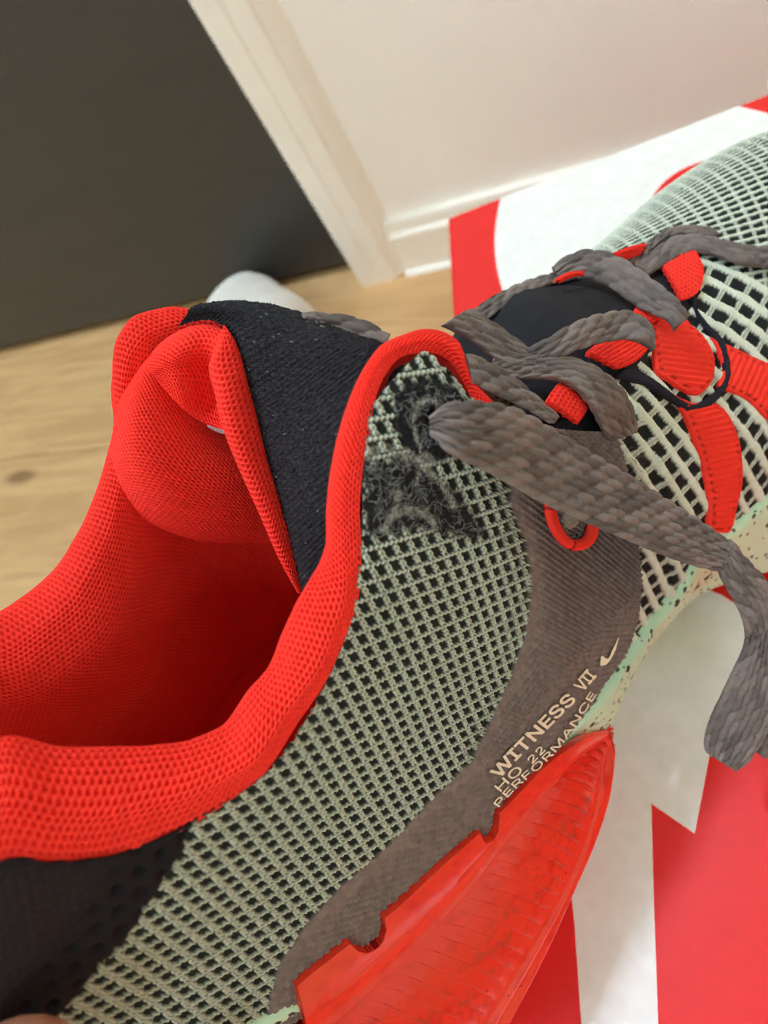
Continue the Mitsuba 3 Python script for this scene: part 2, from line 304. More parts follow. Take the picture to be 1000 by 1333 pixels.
# ------------------------------------------------------------------ the sneaker: outer side of the upper
def tu(px, py):
    h = hl(*np.array([(px, py)]).T) if np.isscalar(px) else hl(px, py)
    return h[:, [0, 2]]
def pxpoly(pts, n=None):
    p = np.array(pts, float); return tu(p[:, 0], p[:, 1])
ST = [[(-4, 95), (-4, 75), (-4, 55), (-4, 38)], [(6, 95), (4, 77), (3, 60), (3, 42)], [(22, 94), (18, 78), (15, 62), (14, 42)]]
for s in [[(0, 1122), (20, 1220), (50, 1330), (90, 1440)], [(80, 1122), (110, 1210), (140, 1310), (170, 1420)], [(188, 1100), (210, 1190), (230, 1290), (260, 1390)], [(340, 1012), (350, 1110), (365, 1210), (385, 1322)],
          [(446, 838), (450, 980), (470, 1110), (500, 1228)], [(470, 715), (510, 870), (555, 1000), (610, 1105)], [(474, 610), (540, 780), (595, 930), (655, 1055)], [(487, 525), (585, 730), (640, 890), (695, 1012)], [(547, 459), (620, 620), (700, 800), (736, 954)],
          [(610, 510), (690, 630), (760, 790), (765, 917)], [(690, 553), (760, 650), (800, 780), (785, 885)], [(795, 562), (824, 690), (829, 785), (808, 854)]]:
    ST.append(pxpoly(s))
ST = np.array(ST, float)
g, A, B = spl(np.concatenate([ST, np.zeros(ST.shape[:2] + (1,))], -1), nu=760, nv=480, soft=True)
SU, SV = g[..., 0], g[..., 1]
Q = np.stack([SU, rlat(SU, SV), SV], -1)
PX = proj(Q)
QX, QY = PX[..., 0], PX[..., 1]
# regions of the side, bounded by lines read off the shoe and kept in its own (t, u) plane
overlay = pxpoly([(655, 560), (662, 620), (662, 660), (682, 700), (690, 760), (682, 830), (660, 890), (640, 930), (612, 990), (560, 1040), (505, 1100), (440, 1155), (400, 1200), (362, 1255), (350, 1300), (340, 1360), (420, 1400), (900, 980), (900, 560), (770, 480)])
heel = np.vstack([pxpoly([(262, 1040), (235, 1110), (205, 1160), (165, 1220), (120, 1270), (70, 1330), (20, 1390)]), [[-8, 30], [-8, 110], [40, 110]]])
dO, dH = sdist(overlay, SU, SV), sdist(heel, SU, SV)
wob = 1.2 * (nz(SU, SV, 0.8, 1) - .5)
isO, isH = dO + wob > 0, (dH + wob > 0)
# quarter mesh: a lattice of holes through the pale yarn over a black backing
LA, LB = np.array([2.30, -0.85]), np.array([0.02, -2.45])
ij = np.linalg.solve(np.stack([LA, LB], 1), np.stack([SU.ravel(), SV.ravel()]))
ci, cj = ij[0].reshape(SU.shape), ij[1].reshape(SU.shape)
ci = ci + 0.05 * (nz(SU, SV, .9, 5) - .5); cj = cj + 0.05 * (nz(SU, SV, .9, 6) - .5)
di, dj = ci - np.round(ci), cj - np.round(cj)
e = (np.abs(di) / 0.37) ** 3.4 + (np.abs(dj) / 0.40) ** 3.4
# the yarn itself: zigzag courses between the rows of holes, chains of V stitches between the holes of a row
yr = dj - np.where(dj > 0, .5, -.5); xr = di - np.where(di > 0, .5, -.5)
zig = np.abs(yr - .085 * (np.abs(((ci * 3 + .25) % 1) - .5) * 4 - 1)) / .105
vee = np.abs(np.abs(xr) - .035 - .12 * ((cj * 3.0) % 1)) / .088
course = np.abs(yr) < .19
yd = np.where(course, zig, np.where(np.abs(xr) < .235, vee, 9.0))
yarn = 1 - sst(.75, 1.25, yd + .25 * (nz(SU, SV, 5.0, 9, 2) - .5))
hole = 1 - yarn; stitch = np.sqrt(np.clip(1 - (yd / 1.2) ** 2, 0, 1))
wear = pxpoly([(470, 590), (495, 600), (520, 588), (545, 600), (600, 640), (640, 700), (600, 705), (560, 690), (520, 690), (500, 705), (470, 690)])
eye = pxpoly([(510, 515), (530, 495), (560, 490), (590, 500), (610, 525), (620, 560), (610, 600), (580, 600), (555, 605), (530, 590), (515, 560)])
dW, dE = sdist(wear, SU, SV), sdist(eye, SU, SV)
nn, n2 = nz(SU, SV, 1.1, 8, 4), nz(SU, SV, 4.5, 9, 3)
wW = sst(-.6, 1.2, dW + 2.6 * (nn - .5)); wE = sst(-.6, .8, dE + 2 * (nn - .5))
rub = np.maximum(wW, wE)
YARN, BACK = np.array([0.56, 0.62, 0.49]), np.array([0.010, 0.013, 0.010])
yc = YARN * (0.75 + .5 * n2)[..., None]
colQ = lerp(yc, BACK * (1 + n2)[..., None], hole)
rubc = lerp([.011, .011, .014], [.07, .07, .062], sst(.52, .8, nz(SU, SV, 2.2, 11, 4)) * .55)
colQ = lerp(colQ, rubc, rub)
for line, wd in (([(478, 590), (500, 583), (530, 590), (556, 607), (575, 630), (592, 660)], .9), ([(515, 650), (521, 640), (512, 672)], .5), ([(500, 690), (512, 670), (530, 664), (552, 668), (565, 680)], .9), ([(546, 612), (543, 630)], .5), ([(538, 545), (545, 525), (560, 520), (575, 528)], .7), ([(540, 560), (548, 590), (562, 598)], .6)):
    d = ldist(pxpoly(line), SU, SV)
    colQ = lerp(colQ, np.array([.42, .44, .38]), (1 - sst(wd * .15, wd * 1.0, d + 1.3 * (n2 - .5) + .5 * (nn - .5))) * (.15 + .85 * sst(.40, .62, nz(SU, SV, 6, 12, 2))))
hQ = -0.35 * hole * (1 - rub) + 0.22 * stitch * yarn * (1 - rub) + rub * (.5 * (nn - .5) + .25 * (n2 - .5))
eh = pxpoly([(556, 548), (562, 530), (575, 528), (585, 545), (578, 575), (565, 580)]); dEh = sdist(eh, SU, SV)
hQ = hQ - 2.2 * sst(-.4, 1.0, dEh); colQ = lerp(colQ, [.006, .006, .006], sst(-.3, .5, dEh))
# overlay: finely ribbed knit above, basket weave lower down
GREY = np.array(srgb(112, 98, 92))
w1, w2 = SU + 0.25 * SV, SV - 0.36 * SU
rib = np.abs(((w2 / 1.55) % 1) - .5) * 2
cell = np.abs(((w1 / .95 + .5 * np.floor(w2 / 1.55)) % 1) - .5) * 2
hRib = 0.85 * np.maximum(sst(.45, .8, rib), .7 * (1 - sst(.2, .5, cell)))
bi = SU * .75 + .1 * SV; bj = SV * .8 - .25 * SU; bx_ = bi / 1.15 + .5 * (np.floor(bj / .85) % 2)
bas = np.sqrt(np.clip(1 - ((bx_ % 1 - .5) / .5) ** 2 - ((bj / .85 % 1 - .5) / .5) ** 2, 0, 1))
stitch_tone = .84 + .32 * rnd(w1 / .95 + .5 * np.floor(w2 / 1.55), w2 / 1.55, 2)
low = sst(0, 6, ldist(pxpoly([(500, 1000), (660, 960), (745, 905)]), SU, SV) * np.where(SV < 46, 1, -1) + 1)
edgeb = 1 - sst(1.2, 4.0, dO)
hOv = (hRib * (1 - low) + .55 * bas * low) * (1 - .75 * edgeb) + .35 * edgeb * (nn - .5) + .12 * (n2 - .5)
colO = GREY * ((1.0 + .34 * nn + .28 * n2) * stitch_tone)[..., None]
fz = ldist(pxpoly([(640, 640), (660, 700), (672, 760), (670, 830), (640, 920), (590, 1010), (520, 1080)]), SU, SV)
colO = lerp(colO, [.30, .30, .27], .6 * (1 - sst(0, 5, fz)) * sst(.60, .74, nz(SU, SV, 2.0, 21, 3)))
dark_t = ldist(pxpoly([(650, 575), (655, 640)]), SU, SV)
hO = 0.25 + 0.35 * sst(0, 1.2, dO + wob) + hOv
# heel: black fused skin with round dimples and a soft weave
hx, hy = SU / 3.0, SV / 3.0
dim = np.exp(-(((hx + .5 * np.floor(hy)) % 1 - .5) ** 2 + (hy % 1 - .5) ** 2) / .05) * (1 - sst(3, 6, np.abs(dH - 3)))
hH = .3 * sst(0, 1, dH) - 1.1 * dim + .25 * bas * sst(6, 9, dH) + .2 * (nn - .5)
colH = lerp([.008, .0075, .010], [.020, .014, .015], sst(6, 11, dH) * .8 + .2 * n2)
hS = np.where(isO, hO, np.where(isH, hH, hQ)); colS = np.where(isO[..., None], colO, np.where(isH[..., None], colH, colQ))
NS = normals(Q)
sheet('quarter_panel', Q, hS, colS, ~(isO | isH), nrm=NS, label='pale green open mesh over black, worn by the top eyelet')
sheet('side_overlay', Q, hS, colS, isO, .6, nrm=NS, label='grey ribbed fabric saddle')
sheet('heel_panel', Q, hS, colS, isH & ~isO, .3, nrm=NS, label='black fused heel cover')

# ------------------------------------------------------------------ vamp with the white net
tt = np.r_[np.linspace(138, 262, 330), np.linspace(263, 301.5, 40)]; th = np.r_[np.linspace(0, 2.2, 420), np.linspace(2.25, math.pi, 40)]
TT, TH = np.meshgrid(tt, th, indexing='ij')
QV = last(TT, TH)
QV[..., 1] = QV[..., 1] * (1 - .02 * (TT < 165))
ds = np.linalg.norm(np.gradient(QV, axis=1), axis=-1); AR = np.cumsum(ds, axis=1); mid = np.argmin(np.abs(th - math.pi / 2)); AR = AR[:, [mid]] - AR   # arc from the crown, outer side positive
VT, VA = TT, AR
n1v, n2v = nz(VT, VA, .6, 31), nz(VT, VA, 5, 32, 2)
top = VA < 1 + (VT - 206) * np.where(VT < 206, .6, 2.0)
def lat(NA, NB):
    ij = np.linalg.solve(np.stack([np.array(NA), np.array(NB)], 1), np.stack([VT.ravel(), VA.ravel()]))
    return ij[0].reshape(VT.shape), ij[1].reshape(VT.shape)
i1, j1 = lat((2.05, 4.5), (-5.0, 1.2)); i2, j2 = lat((3.3, 1.56), (-1.5, 1.76))
ni, nj = np.where(top, i2, i1), np.where(top, j2, j1)
ni = ni + .12 * (n1v - .5); nj = nj + .10 * (nz(VT, VA, .5, 33) - .5) * 2 + .5 * 0
odd = np.round(nj) % 2
di, dj = ni - np.round(ni), nj - np.round(nj)
strand = 1 - sst(.17, .24, np.abs(dj) + .05 * (n2v - .5) + .03 * top)
rung = (1 - sst(.10, .16, np.abs(di)))
twin = .55 + .45 * sst(.02, .07, np.abs(di))
ply_ = .5 + .5 * np.cos(2 * np.pi * (dj * 9 + ni * 2.0)) * 1.0
NET = np.array([.72, .79, .63])
net = np.maximum(strand, rung * .8)
colV = lerp(np.array([.009, .012, .010]) * (.6 + .8 * n2v)[..., None], NET * (.82 + .18 * ply_)[..., None] * (.85 + .3 * n1v)[..., None], sst(.25, .6, net))
colV = np.where((rung > strand)[..., None] & (net > .3)[..., None], colV * (twin * .85)[..., None], colV)
hV = np.where(strand >= rung, strand * (.62 * np.sqrt(np.clip(1 - (dj / .24) ** 2, 0, 1)) + .05 * ply_), rung * .28 * twin) + .05 * (n2v - .5)
fuzz = sst(-4, 3, 26 - VA) * (VA > 10) * (VT < 200)
NV = normals(QV, (220, 60, 200))
throat = (np.abs(TH - 1.40 - .0012 * (TT - 132)) < .93 * (.62 - .0042 * (TT - 132))) & (TT < 203)
bare = (TT < 160) & (TH > .8)
colV = np.where(bare[..., None], np.array([.010, .010, .012]) * np.ones_like(colV), colV); hV = np.where(bare, 0, hV) * np.where(top, .55, 1)
keepV = ~throat & ~((TH > 1.0) & (TT < 168))
sheet('vamp', QV, hV - .2, colV, keepV, nrm=NV, label='black forefoot under a white net of yarns')
# tongue: smooth black panel under the laces
t1_, x1_ = np.meshgrid(np.linspace(147, 206, 150), np.linspace(-1, 1, 110), indexing='ij')
thm, thw = 1.40 + .0012 * (t1_ - 132), .62 - .0042 * (t1_ - 132)
th2 = thm + thw * x1_
QT = last(t1_, th2)
nT = nz(t1_, th2 * 40, .5, 41)
cap = np.sqrt(np.clip(1 - x1_ ** 2, 0, 1)) ** .5 * np.sqrt(np.clip((206 - t1_) / 12, 0, 1)) * sst(146, 152, t1_)
QT = QT - np.array([0, 0, 1.0]) * (13 * sst(168, 145, t1_))[..., None]
sheet('tongue', QT, 1.8 * cap - .9 + .5 * (nT - .5), lerp([.011, .011, .013], [.022, .021, .024], nT), thick=2.0, nrm=normals(QT, (180, 60, 220)), label='smooth black tongue panel')

# ------------------------------------------------------------------ collar: padded red rim of the outer side
RIM = [((0, 1122), (0, 960), 12), ((80, 1122), (80, 971), 11), ((132, 1118), (150, 971), 10), ((188, 1100), (205, 969), 9), ((240, 1080), (250, 962), 8), ((295, 1046), (288, 946), 7), ((340, 1012), (322, 908), 6.5),
       ((390, 938), (350, 872), 6), ((422, 890), (372, 826), 5.5), ((446, 838), (392, 782), 5.2), ((465, 785), (408, 750), 5), ((470, 715), (423, 710), 4.8), ((468, 660), (425, 660), 4.6), ((472, 610), (431, 612), 4.5),
       ((481, 565), (441, 560), 4.2), ((487, 525), (457, 515), 4), ((500, 490), (480, 470), 3.4), ((520, 466), (500, 447), 3), ((547, 459), (535, 432), 3), ((575, 463), (572, 430), 3), ((595, 482), (600, 450), 2.6), ((608, 507), (613, 485), 2.2), ((613, 526), (634, 524), 2)]
rows = [[(-3, -3, 92), (2, 0, 98), (9, 0, 97), (12, 0, 92), (9, 0, 78), (5, 0, 50)], [(4, 19, 92), (8, 15, 97.5), (15, 10, 97), (17, 9, 91), (12, 12, 78), (9, 15, 50)], [(20, 27, 93), (22, 24, 98), (27, 17, 97), (28, 15, 91), (24, 18, 78), (20, 24, 50)]]
for b, s, w in RIM:
    Bp = hl1(*b); Sp = hit(*s, Bp[1] - w)
    m = (Bp + Sp) / 2; v = CS - m; v /= np.linalg.norm(v); d = Sp - Bp; d /= np.linalg.norm(d); nrm = v - d * (v @ d); nrm /= np.linalg.norm(nrm)
    wid = np.linalg.norm(Sp - Bp)
    M1_ = Bp * .72 + Sp * .28 + nrm * wid * .30; M2_ = Bp * .3 + Sp * .7 + nrm * wid * .26
    back = -nrm
    rows.append([Bp - v * .4, M1_, M2_, Sp, Sp + back * wid * .42 - d * .5, Sp + back * wid * .9 - d * wid * .25 - np.array([0, 0, 8.0 if b[1] > 500 else 2.0])])
rows[0][0] = (-4.5, 0, 92)
Qr, A, B = spl(rows, soft=True, fu=(2, 99, .18), fv=(0, 4, .16))
bulge = .35 * (nz(A, B, .12, 51) - .5)
sheet('collar_padding', Qr, red_knit(A, B) * sst(.0, .45, B) + bulge, red_col(A, B, pit_shade=sst(.0, .45, B)), label='bright red knit padded rim')

# inner side of the collar: lining from the rim down to the insole
rp = [hit(*p, r) for p, r in (((0, 802), -22), ((60, 757), -23), ((110, 690), -24), ((140, 606), -25), ((148, 550), -26), ((144, 490), -27), ((154, 437), -27), ((178, 410), -27), ((216, 399), -26), ((262, 402), -24), ((300, 404), -22))]
rp = [np.array(p) for p in ((7, 0, 97), (14, -8, 97), (26, -15, 96), (38, -19, 93))] + rp
rows = []
for k, p in enumerate(rp):
    t, r, u = p; o = min(1, max(0, t / 45))
    inw = np.array([0, 1, 0]) if t > 40 else np.array([.9 - t / 60, (t / 40), 0])
    bs = np.interp(t, [62, 84], [1, .18])
    rows.append([p - inw * 7 + [0, 0, -14], p - inw * 4.5 + [0, 0, -3], p, p + inw * (2 + 4 * bs) + [0, 0, -3.0], p + inw * (1 + 9 * bs) + [0, 0, -13], p + inw * (10.0 * bs) + [0, 0, -(u - 24) * .5], np.array([t + (0 if t > 40 else 3), (r - 3 + 6 * bs if t > 40 else r * .9), 24])])
rows += [[(x, -36, z - 12), (x, -33, z - 3), (x, -30, z), (x, -28, z - 4), (x, -28, z - 16), (x, -29, z * .5), (x, -30, 24)] for x, z in ((122, 104), (136, 92), (152, 84))]
Ql, A, B = spl(rows, soft=True, fu=(3, 15, .20), fv=(1, 6, .20))
wr = 1.6 * (nz(A, B, .07, 61) - .5) + .9 * np.exp(-((B - 22 + .15 * A - 6) / 3) ** 2) * np.sin(A / 9)
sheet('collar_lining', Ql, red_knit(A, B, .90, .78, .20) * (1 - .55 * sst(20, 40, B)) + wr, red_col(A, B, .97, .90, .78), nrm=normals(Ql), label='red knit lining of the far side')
iu, iv = np.meshgrid(np.linspace(4, 200, 60), np.linspace(-1, 1, 30), indexing='ij')
Qi = np.stack([iu, iv * np.interp(iu, [4, 12, 30, 60, 120, 200], [8, 20, 28, 30, 31, 36]), 24 + 2 * iv ** 2 + .0 * iu], -1)
sheet('insole', Qi, 0.0, RED_PIT_SHADE_INSOLE * np.ones_like(Qi), label='red insole')

# inner quarter of the upper, away from the camera
tq = np.linspace(-4, 150, 80); uq = np.linspace(0, 1, 40)
rt = np.array([p[0] for p in rp] + [150]); ru = np.array([p[2] for p in rp] + [96]); o = np.argsort(rt); topu = np.interp(tq, rt[o], ru[o] - 3)
TQ, UQ = np.meshgrid(tq, uq, indexing='ij'); UU = 24 + UQ * (np.minimum(topu, np.interp(tq, [-4, 118, 136, 152], [120, 118, 92, 84]))[:, None] - 32)
rr = np.interp(tq, rt[o], np.array([p[1] for p in rp] + [-28])[o])[:, None] - 4.5
RB = -rlat(TQ, UU) + 2 * lean(TQ, UU); Qm = np.stack([TQ, np.where(UQ > .45, RB + (np.maximum(RB, rr) - RB) * sst(.45, .95, UQ), RB), UU], -1)
pat = np.abs((TQ / 2.4 % 1) - .5) * np.abs((UU / 2.4 % 1) - .5) * 4
sheet('quarter_panel', Qm, 0.0, lerp(YARN, BACK, sst(.3, .5, pat)), nrm=normals(Qm, (60, -300, 60)))

# padded inner flap and the folded tongue edge over it
def pg(rows): return [[hit(x, y, r) for x, y, r in row] for row in rows]
PB = pg([[(166, 496, -25.5), (190, 468, -23.5), (220, 443, -21.5), (250, 432, -20), (290, 440, -19)], [(154, 522, -25), (184, 500, -20.3), (214, 492, -20.4), (250, 502, -22.5), (310, 515, -22.5)], [(147, 552, -25), (180, 535, -18), (222, 537, -17.6), (272, 555, -18), (320, 565, -18)],
         [(144, 600, -25), (180, 592, -15.5), (235, 603, -13.5), (295, 612, -12.5), (350, 622, -12)], [(150, 640, -25), (198, 650, -15), (258, 665, -11.5), (320, 674, -10.5), (370, 684, -10)], [(172, 668, -25), (213, 688, -18), (263, 703, -15), (320, 706, -14.5), (380, 710, -14)],
         [(190, 670, -29), (226, 684, -26), (270, 692, -25), (325, 694, -24), (385, 696, -24)]])
Qp, A, B = spl(PB, step=1.5)
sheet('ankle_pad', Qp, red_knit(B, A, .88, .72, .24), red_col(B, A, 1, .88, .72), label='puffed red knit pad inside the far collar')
HD = pg([[(185, 478, -25), (205, 450, -23), (238, 428, -20), (270, 421, -17), (302, 440, -11)], [(188, 480, -23), (210, 456, -20), (241, 436, -17), (270, 430, -15), (299, 447, -9.5)], [(193, 484, -21), (216, 468, -18.3), (243, 455, -15.7), (268, 452, -14.4), (288, 464, -9.5)],
         [(198, 488, -20.2), (224, 483, -17.4), (248, 480, -17.4), (270, 482, -17.8), (287, 492, -13)], [(202, 492, -19.8), (228, 503, -16), (251, 511, -16.4), (271, 517, -17), (289, 527, -13)], [(205, 496, -19.4), (226, 519, -14.6), (250, 540, -12.8), (272, 551, -11.8), (292, 558, -9)],
         [(208, 495, -21), (229, 514, -18.8), (252, 533, -17.6), (274, 544, -16.6), (294, 551, -13)]])
Qh, A, B = spl(HD, step=1.4)
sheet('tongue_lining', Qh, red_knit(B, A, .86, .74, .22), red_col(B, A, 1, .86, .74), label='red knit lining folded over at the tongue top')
tag = spl(pg([[(268, 545, -15), (282, 551, -14), (296, 556, -12)], [(270, 556, -15.5), (284, 563, -14.5), (298, 566, -12.5)]]), nu=6, nv=8)[0]
sheet('size_tag', tag, 0.0, np.array([.62, .52, .50]), thick=.3, label='pale corner of a woven tag')
EBL = [(284, 436, -13), (277, 460, -10.5), (272, 478, -9.5), (278, 505, -8), (284, 533, -6), (292, 562, -4), (312, 612, -1), (338, 670, 2), (362, 725, 5), (388, 773, 8)]
EBR = [(292, 423, -12), (304, 440, -10), (312, 458, -9), (317, 475, -8), (324, 503, -7), (334, 540, -5), (346, 590, -2), (361, 640, 1), (379, 700, 4), (396, 772, 8)]
rows = []
for a, b in zip(EBL, EBR):
    Lp, Rp = hit(*a), hit(*b); m = (Lp + Rp) / 2; v = CS - m; v /= np.linalg.norm(v); w = np.linalg.norm(Rp - Lp)
    rows.append([Lp * .92 + Rp * .08 - v * w * .65, Lp - v * w * .15, Lp * .75 + Rp * .25 + v * w * .20, Lp * .3 + Rp * .7 + v * w * .22, Rp, Rp * .9 + Lp * .1 - v * w * .4])
Qe, A, B = spl(rows, step=1.4)
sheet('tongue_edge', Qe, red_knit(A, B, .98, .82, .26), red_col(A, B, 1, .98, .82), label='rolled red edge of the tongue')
TG = [[(232, 423, -20.5), (244, 410, -19.5), (256, 400, -19)], [(262, 414, -17), (280, 404, -15), (300, 395, -14)], [(296, 426, -12.5), (322, 410, -9), (348, 401, -7)], [(312, 456, -9.5), (350, 434, -4.5), (388, 416, -1)],
      [(323, 503, -7.5), (375, 470, -.5), (428, 439, 5)], [(345, 590, -2.5), (405, 535, 6), (470, 482, 12)], [(370, 670, 2.5), (410, 636, 11), (462, 598, 16)], [(395, 775, 8), (415, 748, 14), (440, 716, 18)]]
rows = []
for k, row in enumerate(TG):
    P3 = [hit(*p) for p in row]
    over = P3[2] + ((9, -5, -9) if k < 5 else (7, 0, -2))
    over2 = over + ((6, -3, -14) if k < 5 else (9, 0, -4))
    v = CS - P3[1]; v /= np.linalg.norm(v)
    rows.append([P3[0] - v * .4, P3[1] + v * (1.2 if k > 1 else .3), P3[2], over, over2])
Qk, A, B = spl(rows, step=1.5)
cord = np.abs(((A / 1.05) % 1) - .5) * 2; bobble = np.abs(((B / .8 + .5 * np.floor(A / 1.05)) % 1) - .5) * 2
nk, nk2 = nz(A, B, 1.3, 71), nz(A, B, 6, 72, 2)
hK = .26 * cord + .30 * bobble + .5 * (nk - .5) + .45 * (nk2 - .5)
ck = lerp([.007, .0065, .008], [.040, .038, .041], sst(.3, .85, nk2))
ck = np.where((nz(A, B, 8, 73, 1) > .955)[..., None], np.array([.22, .22, .22]), ck)
sheet('tongue_collar', Qk, hK, ck, label='black ribbed knit tongue collar')

# ------------------------------------------------------------------ sole
def offs(P, k):                                                  # a point of the last moved outwards
    P = np.asarray(P, float); d = np.array([0, 1, 0]) * k; return P + d
mt = [(716, 1000), (742, 966), (784, 908), (815, 862), (849, 811), (882, 771), (904, 733), (948, 693), (1000, 648), (1040, 606)]
mb = [((786, 1000), 7), ((800, 964), 7), ((806, 915), 7), ((818, 885), 8), ((858, 822), 8), ((885, 793), 8), ((905, 778), 8), ((950, 758), 8), ((1000, 743), 8), ((1050, 735), 8)]
rows = []
for k, (a, (b, u)) in enumerate(zip(mt, mb)):
    P0 = hl1(*a) - [0, (3.0, 1.6)[k] if k < 2 else 0, 0]; P2 = hit(*b, u, 'u'); P2 = P2 - [0, (5.0, 3.0)[k] if k < 2 else 0, 0]
    rows.append([P0 + [0, -3.5, 2.0], P0 + [0, .9, .6], P0 + [0, 1.6, -1.4], P0 * .62 + P2 * .38 + [0, 1.8, 0], P0 * .25 + P2 * .75 + [0, 1.3, 0], P2, P2 + [0, -6, -3.5]])
for t in (232, 250, 270, 285, 296, 302.5):
    f = float(flex(np.array(t))); w = float(Wt(min(t, 301.9)))
    rows.append([(t, w - 2, 27 + f), (t, w + 1.5, 26 + f), (t, w + 2.6, 23 + f), (t, w + 4, 17 + f), (t, w + 4, 11 + f), (t, w + 2.5, 5 + f), (t, w - 3, 2 + f)])
Qz, A, B = spl(rows, step=1.5, soft=True)
FOAM = np.array([.60, .86, .60])
def dots(A, B, s, seed, big):
    g = np.floor(A / s) * 57.3 + np.floor(B / s) * 131.7 + seed
    h = np.abs(np.sin(g) * 43758.5453) % 1; h2 = np.abs(np.sin(g * 1.7) * 24634.63) % 1; h3 = np.abs(np.sin(g * 2.3) * 9713.7) % 1
    x, y = (A / s) % 1 - (.3 + .4 * h2), (B / s) % 1 - (.3 + .4 * h3)
    return (h < big) * (np.sqrt(x ** 2 + (y * .8) ** 2) < .10 + .16 * h3)
sp = dots(A, B, 3.2, 3, .33) | dots(A + 1.3, B + .7, 1.8, 8, .16)
nf = nz(A, B, .3, 81)
cz = np.where(sp[..., None], np.array([.03, .03, .02]), lerp(FOAM, FOAM * [.86, .84, .80], nf))
sheet('midsole', Qz, .15 * (nf - .5) + .04 * (nz(A, B, 4, 82) - .5), cz, mat='m_foam', label='pale green foam with dark speckles')
rows = []
for a in ((200, 1440), (260, 1392), (310, 1352), (345, 1329), (376, 1309), (396, 1300)):
    P0 = hl1(*a)
    rows.append([P0 + [0, -2, 2.0], P0 + [0, .9, 1.0], P0 + [0, 1.2, -2], P0 + [0, 1.0, -6], P0 + [0, -2.0, -10]])
Qz2, A, B = spl(rows, step=1.5)
sp = dots(A, B, 3.0, 5, .3)
sheet('midsole', Qz2, 0.0, np.where(sp[..., None], np.array([.04, .03, .02]), FOAM * np.ones_like(Qz2)), mat='m_foam')

OT = [(340, 1300), (383, 1262), (450, 1210), (510, 1165), (570, 1110), (625, 1062), (690, 997), (745, 955), (803, 938)]
OR = [((365, 1372), 43), ((412, 1340), 43), ((480, 1283), 43.5), ((550, 1215), 44), ((610, 1150), 44.5), ((660, 1085), 44.5), ((708, 1028), 43.5), ((752, 985), 42.5), ((801, 943), 42.2)]
OB = [((560, 1480), -14), ((600, 1400), -12), ((640, 1333), -10), ((690, 1248), -6), ((735, 1165), -3), ((762, 1102), 0), ((781, 1038), 3), ((786, 985), 5), ((802, 949), 7)]
OL = [((588, 1480), -17), ((626, 1400), -15), ((662, 1335), -13), ((708, 1248), -9), ((746, 1165), -6), ((776, 1095), -3), ((794, 1038), 0), ((803, 962), 4), ((804, 952), 5)]
rows = []
for a, (b, rb), (c, uc), (d, ud) in zip(OT, OR, OB, OL):
    P0 = hl1(*a) + [0, 2.2, 0]; P1 = hit(*b, rb); P2 = hit(*c, uc, 'u'); P3 = hit(*d, ud, 'u')
    rows.append([P0, P0 * .5 + P1 * .5 + [0, 1.2, 0], P1, P1 * .75 + P2 * .25 + [0, .2, 1.0], P1 * .4 + P2 * .6 + [0, .4, 1.6], P2, P3, P3 + [0, -4, -3], P3 + [0, -30, -4]])
heelrows = [((2, -16, 38), (-1, -20, 30), (-2, -22, -14)), ((-3.5, 12, 38), (-6, 13, 30), (-9, 16, -14)), ((6, 34, 38), (5, 38, 30), (8, 46, -14)), ((25, 41.5, 37), (25, 45, 30), (46, 58, -14))]
rows = [[a_, np.add(a_, b_) / 2, b_, np.array(b_) * .75 + np.array(c_) * .25, np.array(b_) * .4 + np.array(c_) * .6, c_, np.add(c_, (0, 1, -3)), np.add(c_, (2, -3, -5)), np.add(c_, (14, -16, -5))] for a_, b_, c_ in heelrows] + rows
Qo, A, B = spl(rows, soft=True, fu=(3, 99, .17), fv=(0, 6, .17))
px = proj(Qo); bp = np.array([par(np.asarray(rows), 1)[0] * par(np.asarray(rows), 1)[1]])[0]
b2, b5, b6 = bp[2], bp[5], bp[6]
along = A - A[np.argmin(np.abs(np.linspace(0, 1, len(A)) - par(np.asarray(rows, float), 0)[0][4])), 0]; across = (B - b2) / (b5 - b2)
ph = along / 3.1 + 1.1 * np.clip(across, 0, 2) ** 1.6 + .25 * (nz(A, B, .12, 91) - .5)
saw = (ph % 1); ribm = sst(.08, .3, across) * (1 - sst(.72, .95, across)) * (1 - sst(58, 72, along))
no = nz(A, B, .35, 92, 4); no2 = nz(A, B, 1.6, 93, 4)
fin = sst(106, 96, along)
ho = .95 * ribm * (1 - saw) ** 1.5 + .18 * (no - .5)
ho = ho + 1.1 * np.exp(-((B - b2 + .2) / .55) ** 2) + .35 * np.exp(-((B - b2 * .48) / .5) ** 2) * (np.sin(A / 5.1) > -.2) + .5 * np.exp(-((B - b5) / .8) ** 2)
ho = ho * fin
ORED = np.array([.86, .050, .022])
co = lerp(ORED, ORED * [.86, .62, .62], sst(.45, .75, no))
co = lerp(co, [.34, .085, .035], .40 * ribm * sst(.52, .72, nz(A, B, .55, 94, 3)) * sst(.3, .6, across))
co = lerp(co, [.20, .008, .006], sst(.80, .86, nz(A, B, 1.1, 95, 2)) * (across > 0))
claw = [(383, 1271), (400, 1258), (450, 1224), (458, 1230), (466, 1238), (478, 1241), (490, 1235), (499, 1225), (503, 1210), (500, 1195), (497, 1185), (503, 1180), (522, 1170), (534, 1158), (548, 1147), (553, 1134), (562, 1121), (580, 1112), (600, 1092), (617, 1075),
        (622, 1076), (627, 1086), (634, 1098), (643, 1094), (649, 1083), (651, 1068), (647, 1052), (651, 1044), (700, 1004), (722, 984), (745, 968), (770, 954), (789, 941), (795, 956), (803, 985), (900, 1100), (700, 1500), (440, 1500), (383, 1271)]
keep = inside(claw, px[..., 0], px[..., 1]) | (px[..., 1] > 1375) | (A < par(np.asarray(rows, float), 0)[0][3] * A.max())
